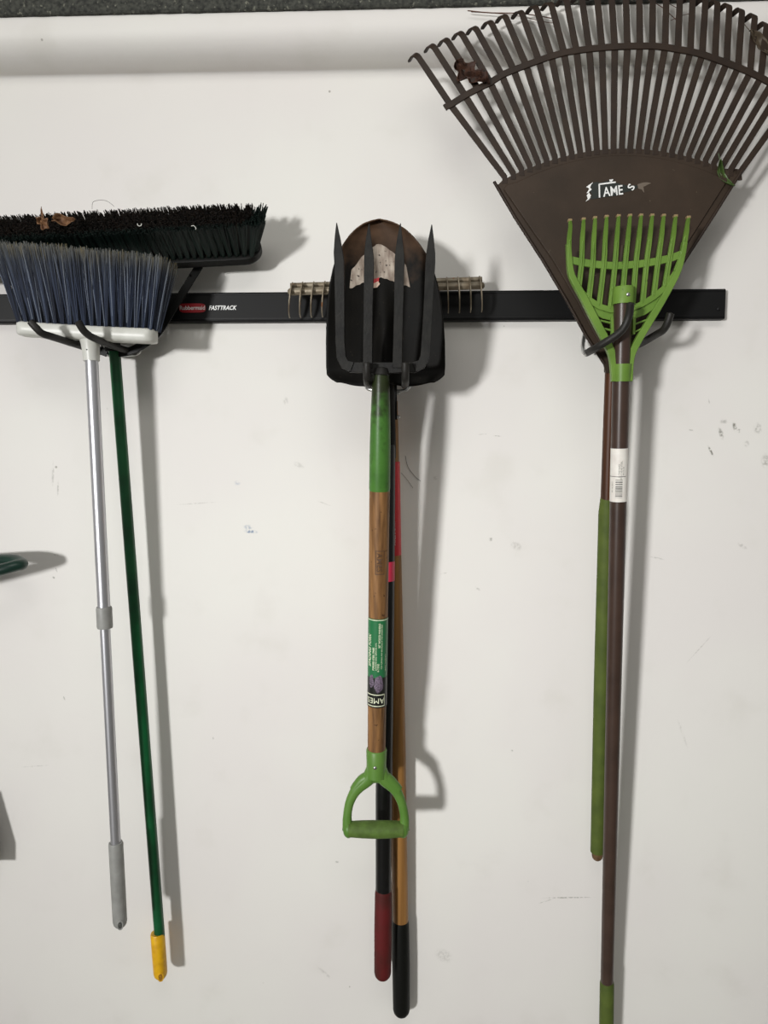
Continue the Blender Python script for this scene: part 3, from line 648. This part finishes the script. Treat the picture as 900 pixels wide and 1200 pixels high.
inn = [(590,221), (594,216)]+[(base[0][0]+6+(857-597.5)*i/28, base[min(28, i)][1]+9.5) for i in range(1, 28)]+[(856,206), (852,213), (829,249), (789,312), (758,362), (732,402), (722,420), (714,420), (697,392), (676,352), (648,305), (614,256)]
MB().plate([W(x, y, DR+.0045) for x, y in inn], (0, .003, 0)).build('raised_panel', M['brake'], lr, bevel=.0014, smooth=30)
rm = MB(); rm.tube([W(x, y, DR+.003) for x, y in ((579,213), (603,254), (636,305), (664,352), (686,392), (708,426))], .0026, 10); rm.tube([W(x, y, DR+.003) for x, y in ((870,199), (838,250), (798,312), (768,362), (728,426))], .0026, 10)
rm.build('edge_rim', M['btine'], lr)
MB().tube(Wc([(729,288,.115), (727,320,.117), (723,370,.115), (717,430,.1)], 4), [S(r, .1) for r in (2.5, 3, 3.5, 4, 4.5, 5, 5.5, 6, 6.5, 7, 7.5, 8, 8.5)], 14).build('centre_rib', M['brake'], lr)
MB().tube([W(717, 418, .10), W(716.5, 436, .095)], [S(8.5, .08), S(8.2, .08)], 16).build('socket', M['brake'], lr)
MB().tube([W(716.5, 430, .095), W(711.5, 588, .075)], [S(7.0, .08), S(7.6, .08)], 20).build('upper_shaft', M['bstain'], lr)['label'] = 'red-brown upper part of the handle'
MB().tube([W(711.6, 583, .075), W(711, 600, .074), W(705, 800, .05), W(700, 998, .035)], [S(7.6, .07), S(9.3, .07), S(9, .05), S(8.2, .04)], 20).build('sleeve', M['foam'], lr)['label'] = 'dull green sleeve over the lower handle'
MB().tube([W(700.2, 990, .035), W(699.8, 1008.5, .035)], S(6.6, .035), 18, round_end=1).build('wooden_end', mat('worn_wood_end', (112,84,50), .6, c2=(70,50,32), nscale=120), lr)
# torn sticker
st = MB(); so = [(691,217), (695,214.5), (699,213), (703,214), (712,212), (716,210.5), (719,213), (727,215.5), (738,218), (746,217), (748,219), (744,222), (738,224), (730,226), (722,229.5), (708,231), (697,233), (692,233.5), (694,228), (691,224), (693,220)]
st.plate([W(x, y, DR+.0049) for x, y in so], (0, .0004, 0)); so_ = st.build('sticker', mat('dark_sticker', (24,30,25), .4), lr, smooth=0); so_['label'] = 'torn dark sticker with white letters'
q0 = W(722, 222, DR+.0054); xd = (W(742, 219.4, DR+.0054)-W(702, 224.4, DR+.0054)).normalized(); yd = V((0, -1, 0)).cross(xd)*-1
if yd.z < 0: yd = -yd
lt = MB(); flat_text(lt, 'AME', W(718.5, 224.3, DR+.0054), S(14.5, DR), xd, yd, wide=.78, bold=.0003)
flat_text(lt, 'S', W(740, 219.5, DR+.0054), S(11, DR), (xd*.6+yd*.8).normalized(), (yd*.6-xd*.8).normalized(), wide=1.1, bold=.0003)
for seg in ([(702.6,231.5), (702.2,215.6)], [(702,216), (721.5,213.4)]): lt.bar([W(x, y, DR+.0054) for x, y in seg], S(1.6, DR), .0002)
lt.build('lettering', M['white'], so_, smooth=0, fix=False)
for poly in ([(687,219), (692,215.5), (695,213.5), (692.5,217), (691.5,219.5), (693.5,222), (690,225), (692.5,229), (691,233), (686,236.5), (689,232.5), (687.5,229), (690,226), (687.5,226.5), (690.5,221)], [(714,210.5), (719,210), (717,213), (714.5,212.5)]):
    MB().plate([W(x, y, DR+.0056) for x, y in poly], (0, .0003, 0)).build('torn_edge', M['white'], so_, smooth=0)
sm = MB(); sm.plate([W(x, y, DR+.0049) for x, y in [(747,216), (753,214), (758,213.5), (763,214.5), (757,217.5), (754,219), (755,226), (752,222), (748,221)]], (0, .0003, 0)); sm.build('sticker_scrap', mat('grey_sticker_scrap', (104,92,80), .7), so_, smooth=0)

# ---------------------------------------------------------------- small green shrub rake
gr = thing('shrub_rake', W(728, 440, .16), 'small leaf-green shrub rake with brown metal handle hung over the big rake', 'rake')
DG = .165
tipx = [(668,258), (684,256.5), (697.5,255), (711,253.5), (725,252.8), (738.5,252.3), (751.5,252), (764.5,252), (778,252.3), (792,253), (807,254.5)]
midx = [(667,304.5), (681.5,307.5), (694.5,309.5), (707.5,311), (720.5,311.5), (732.5,311), (745,310), (757.5,308.5), (771,306), (784.5,303), (799,298)]
botx = [(669,322), (678,338), (690,350), (702,358), (715,362), (728,363), (741,360), (753,355), (766,347), (779,336), (792,318)]
for i in range(11):
    (tx, ty), (mx, my), (bx, by) = tipx[i], midx[i], botx[i]
    m = MB(); m.bar(Wc([(tx, ty, DG+.03), (tx*.82+mx*.18-(.0 if i else -.5), ty*.82+my*.18, DG+.022), ((tx+mx)/2+((i-5)*.12), (ty+my)/2, DG+.010), (mx, my, DG+.002), (bx, by, DG)], 4),
        [S(v, DG) for v in (2.6, 3.2, 3.6, 4.0, 4.2, 4.4, 4.6, 4.8, 5, 5.1, 5.3, 5.4, 5.6, 5.6, 5.7, 5.8, 6)], [S(v, DG) for v in [3]*6+[4]*11])
    m.bar([W((tx+mx)/2, (ty+my)/2, DG+.0125), W(mx, my, DG+.005), W(bx, by, DG+.003)], S(1.6, DG), .0022)
    t = m.build('tine', M['lime'], gr, bevel=.0006)
    tp = MB(); p0 = W(tx, ty, DG+.03); tp.box(p0+V((-S(2, DG), -.001, -S(1.2, DG))), p0+V((S(2.4, DG), .007, S(1.6, DG)))); tp.build('tine_tip', M['limetip'], t, bevel=.0008)
m = MB(); m.bar([W(x, y, DG+.001) for x, y in midx], S(8.2, DG), .004); m.bar([W(x, y+1.2, DG+.001) for x, y in botx], S(6.5, DG), .004)
# lower web band
up_ = [(671,320), (680,336), (690,347), (702,355), (716,360), (728,361), (741,358), (754,352), (767,344), (780,332), (794,315)]
lo_ = [(683,348), (690,360), (697,368), (706,373), (716,375.5), (729,376), (742,374), (756,369), (768,361), (780,348), (791,332)]
m.plate([W(x, y, DG) for x, y in up_]+[W(x, y, DG) for x, y in lo_[::-1]], (0, .003, 0))
m.build('web', M['lime'], gr, bevel=.0006)
fm = MB(); fm.bar(Wc([(666,286,DG+.006), (667,304,DG+.001), (670,324,DG), (684,350,DG), (700,381,DG), (711,402,DG), (718,420,DG), (720.5,447,DG)], 4), [S(5+min(3.5, i*.25), DG) for i in range(29)], .011)
fm.bar(Wc([(802,284,DG+.006), (799,300,DG+.001), (793,320,DG), (778,348,DG), (760,378,DG), (746,402,DG), (738.5,420,DG), (736.5,447,DG)], 4), [S(5+min(3, i*.2), DG) for i in range(29)], .011)
fm.build('side_frame', M['lime'], gr, bevel=.001)
for seg in ([(700,375), (717,379)], [(705,384.5), (717,387.5)], [(744,380), (762,373)], [(744,389), (756,383)]): MB().bar([W(x, y, DG-.002) for x, y in seg], S(1.8, DG), .006).build('rib', M['lime'], gr, bevel=.0004)
for seg in ([(716.8,372), (717.5,392)], [(743,372), (742,392)]): MB().bar([W(x, y, DG) for x, y in seg], S(3, DG), .008).build('strut', M['lime'], gr, bevel=.0004)
HT = .172
MB().tube([W(730.5, 336.5, HT), W(730.5, 338, HT), W(730, 357, HT)], [S(11.2, HT), S(12, HT), S(11.8, HT)], 24).build('upper_collar', M['lime'], gr, smooth=50)
MB().ball(W(732.5, 347.5, HT)+V((0, -S(11.6, HT), 0)), .0033, 12, (1, .5, 1)).build('rivet', M['steel'], gr)
lc = MB().tube([W(729, 426.5, HT-.008), W(728.5, 447, HT-.01)], [S(10.8, HT), S(10.2, HT)], 24); lc.build('lower_collar', M['lime'], gr, smooth=50)
hA, hB = W(730.2, 342, HT), W(711, 1160, .06)
MB().tube([hA, hB], [S(10.2, HT), S(7.6, .06)], 24).build('handle', M['bsteel'], gr)
MB().tube([W(711.4, 1149, .061), W(711.3, 1153, .061), W(710, 1240, .05)], [S(7.8, .06), S(8.6, .06), S(8.8, .06)], 22, round_end=1).build('grip', M['foam'], gr)
L_ = (hB-hA).length; shr = Shaft(hA, hB)
def ty_(y):
    lo, hi = 0, L_
    for _ in range(30):
        mid = (lo+hi)/2; p = hA+(hB-hA)*mid/L_; r = p-CAM; py = 600-F*r.dot(up)/r.dot(fw)
        if py < y: lo = mid
        else: hi = mid
    return lo
RR = lambda y: S(10.2, HT)+(S(7.6, .06)-S(10.2, HT))*ty_(y)/L_
t0, t1 = ty_(525), ty_(587); Rl = RR(520)+.0002
pl = shr.patch(MB(), t0, t1, -1.5, 1.5, Rl).build('label', M['paper'], gr, fix=False); pl['label'] = 'white paper barcode label'
ik = MB(); ys = 561
while ys < 582:
    h_ = random.choice([.35, .55, .9]); shr.patch(ik, ty_(ys), ty_(ys+h_), -.35, .45, Rl+.0003, 5, 1); ys += h_+random.choice([.5, .7, 1.1])
shr.patch(ik, ty_(557.2), ty_(557.8), -1.3, .9, Rl+.0003, 8, 1)
ik.build('barcode', M['ink2'], pl, smooth=0, fix=False)
ik = MB()
for k, (th, y0, tx) in enumerate(((.05, 551, '16 TINE RAKE'), (.3, 550, 'POLY HEAD STEEL'), (.55, 552, '4 90116 20'), (-.75, 570, '90116-2017'))): shr.text(ik, tx, ty_(y0), th, Rl+.0003, S(2.6, .15), rot=math.pi/2)
ik.build('lettering', M['ink'], pl, smooth=0, fix=False)

# ---------------------------------------------------------------- debris caught in the bristles and tines
def leaf(px, py, d, ln, wd, ang, curl, m, label, name='dry_leaf', lobes=0, grp=None, tilt=0):
    c = W(px, py, d); a_ = math.radians(ang); ux = V((math.cos(a_), 0, math.sin(a_))); uy = V((-math.sin(a_), 0, math.cos(a_))); mb = MB()
    L2, W2 = S(ln, d), S(wd, d)
    def fn(u, v):
        s = v*2-1; h = (math.sin(math.pi*max(.0, min(1, u)))**.7)*(1-.35*u)*W2
        if lobes: h *= 1+.38*math.sin(lobes*math.pi*u*2+(.7 if s > 0 else 0))
        zz = curl*(s*s*W2*1.1-.35*L2*math.sin(math.pi*u))+.16*W2*noise.noise(V((u*5+px, s*3, py)))*4
        p = c+ux*(u-.5)*L2+uy*s*h+V((0, -1, 0))*zz+uy*(.10*L2*math.sin(3*u+px))
        return p
    mb.grid(fn, 18, 8)
    st = fn(0, .5); mb.tube([V(st), V(st)-ux*L2*.22+uy*L2*.04], .0005, 5)
    o = mb.build(name, m, None, fix=False, solid=.0005); return tag(o, label, 'leaf', grp or ('dry leaves on the push broom' if px < 300 else 'leaves caught in the big rake'))
leaf(51, 263, .155, 17, 7, -35, .5, M['leaf'], 'small tan dry leaf, left one of two caught on the black broom bristles', lobes=2)
leaf(50, 250, .150, 15, 1.6, 95, .3, M['leaf'], 'slim upright tan leaf stem standing on the black broom bristles', name='dry_leaf')
leaf(77, 257.5, .155, 24, 7, 12, .7, M['leaf'], 'folded brown dry leaf, right one of two on the black broom bristles', lobes=1)
leaf(551, 84, DR+.010, 38, 13, -48, .2, M['leafdark'], 'dark brown crumpled leaf caught in the left tines of the big rake', lobes=3)
leaf(566, 91, DR+.011, 20, 6, -28, -.6, M['leafdark'], 'small dark leaf scrap beside the crumpled leaf on the big rake brace', lobes=2)
leaf(852, 203, DR+.013, 33, 4.5, -66, .8, M['leafgreen'], 'narrow green leaf at the right corner of the big rake panel', name='green_leaf')
leaf(893, 52, DR+.009, 40, 7, -38, .5, M['leafgrey'], 'grey-brown leaf in the right tines of the big rake', lobes=0)
def strand(name, pts, r, m, label, cat, grp=None):
    o = MB().tube(Wc(pts, 6), r, 6).build(name, m); return tag(o, label, cat, grp or {'needle': 'dry needles behind the big rake', 'hair': 'loose hairs on the wall and broom', 'lint': 'lint curls on the push broom'}[cat])
strand('pine_needle', [(548,12.5,.085), (575,15,.085), (612,16,.085), (650,22,.085)], .0008, M['twig'], 'longer dry needle lying level near the top left rake tines', 'needle')
strand('pine_needle', [(552,14,.083), (600,17.5,.083), (640,26,.083), (653,27,.083)], .0005, M['twig'], 'thin dry needle just below the longer one at the top left rake tines', 'needle')
strand('pine_needle', [(752,-4,.085), (775,8,.085), (796,27,.085)], .0006, M['twig'], 'dry needle slanting down behind the top middle rake tines', 'needle')
strand('pine_needle', [(764,-8,.083), (780,2,.083), (800,13,.083)], .0005, M['twig'], 'shorter dry needle right of the slanting one behind the rake tines', 'needle')
strand('pine_needle', [(786,24,.086), (800,18,.086), (815,15,.086)], .0005, M['twig'], 'thin needle rising to the right behind the top middle rake tines', 'needle')
strand('hair_strand', [(475,534,.002), (478,547,.002), (486,558,.002), (493,564,.002)], .00042, M['hair'], 'longer curved dark hair stuck on the wall right of the fork socket', 'hair')
strand('hair_strand', [(470,554,.002), (477,562,.002), (484,572,.002)], .0003, M['hair'], 'shorter dark hair stuck on the wall right of the fork socket', 'hair')
strand('hair_strand', [(108,245,.13), (109,237,.13), (117,234.5,.13), (126,236,.13), (134,242,.13)], .0003, M['hair'], 'thin looping hair rising from the black broom bristles', 'hair')
strand('lint', [(161,262,.145), (162,264.5,.145), (165,264.5,.145), (166,262,.145)], .0007, M['lint'], 'white curl of lint on the push broom, left one', 'lint')
strand('lint', [(224,265,.14), (227,264.5,.14), (229.5,267,.14), (229,269,.14)], .0006, M['lint'], 'white curl of lint on the push broom, right one', 'lint')

# ---------------------------------------------------------------- handle at the left edge, and an added shadow caster beyond it
gh = thing('hand_tool', W(10, 660, .02), 'dark green looped tool handle reaching in at the left edge of the wall', 'tool')
MB().tube(Wc([(-70,660,.006), (-40,658,.03), (0,656,.05), (18,656.5,.062), (25,661,.078), (18,663,.09), (0,668,.1), (-40,678,.11), (-80,688,.11)], 6), S(7.6, .06), 18, flat=(0, 0, 1, .9)).build('handle_loop', M['dkgreen'], gh)
dp = thing('shadow_caster', W(-40, 990, .01), 'unseen grey plate added outside the left edge to cast a shadow', 'shadow_caster')
D3 = .052  # unseen plate and handle, added to throw a wedge shadow on the wall
MB().plate([W(x, y, D3) for x, y in [(-10,1021), (-10,1000), (-28,938), (-120,938), (-140,1021)]], (0, .03, 0)).build('caster_plate', M['caster_plate'], dp, bevel=.002)
MB().tube([W(-73, 940, .02), W(-73, 840, .02)], .012, 16, round_end=1).build('handle', M['caster_plate'], dp)
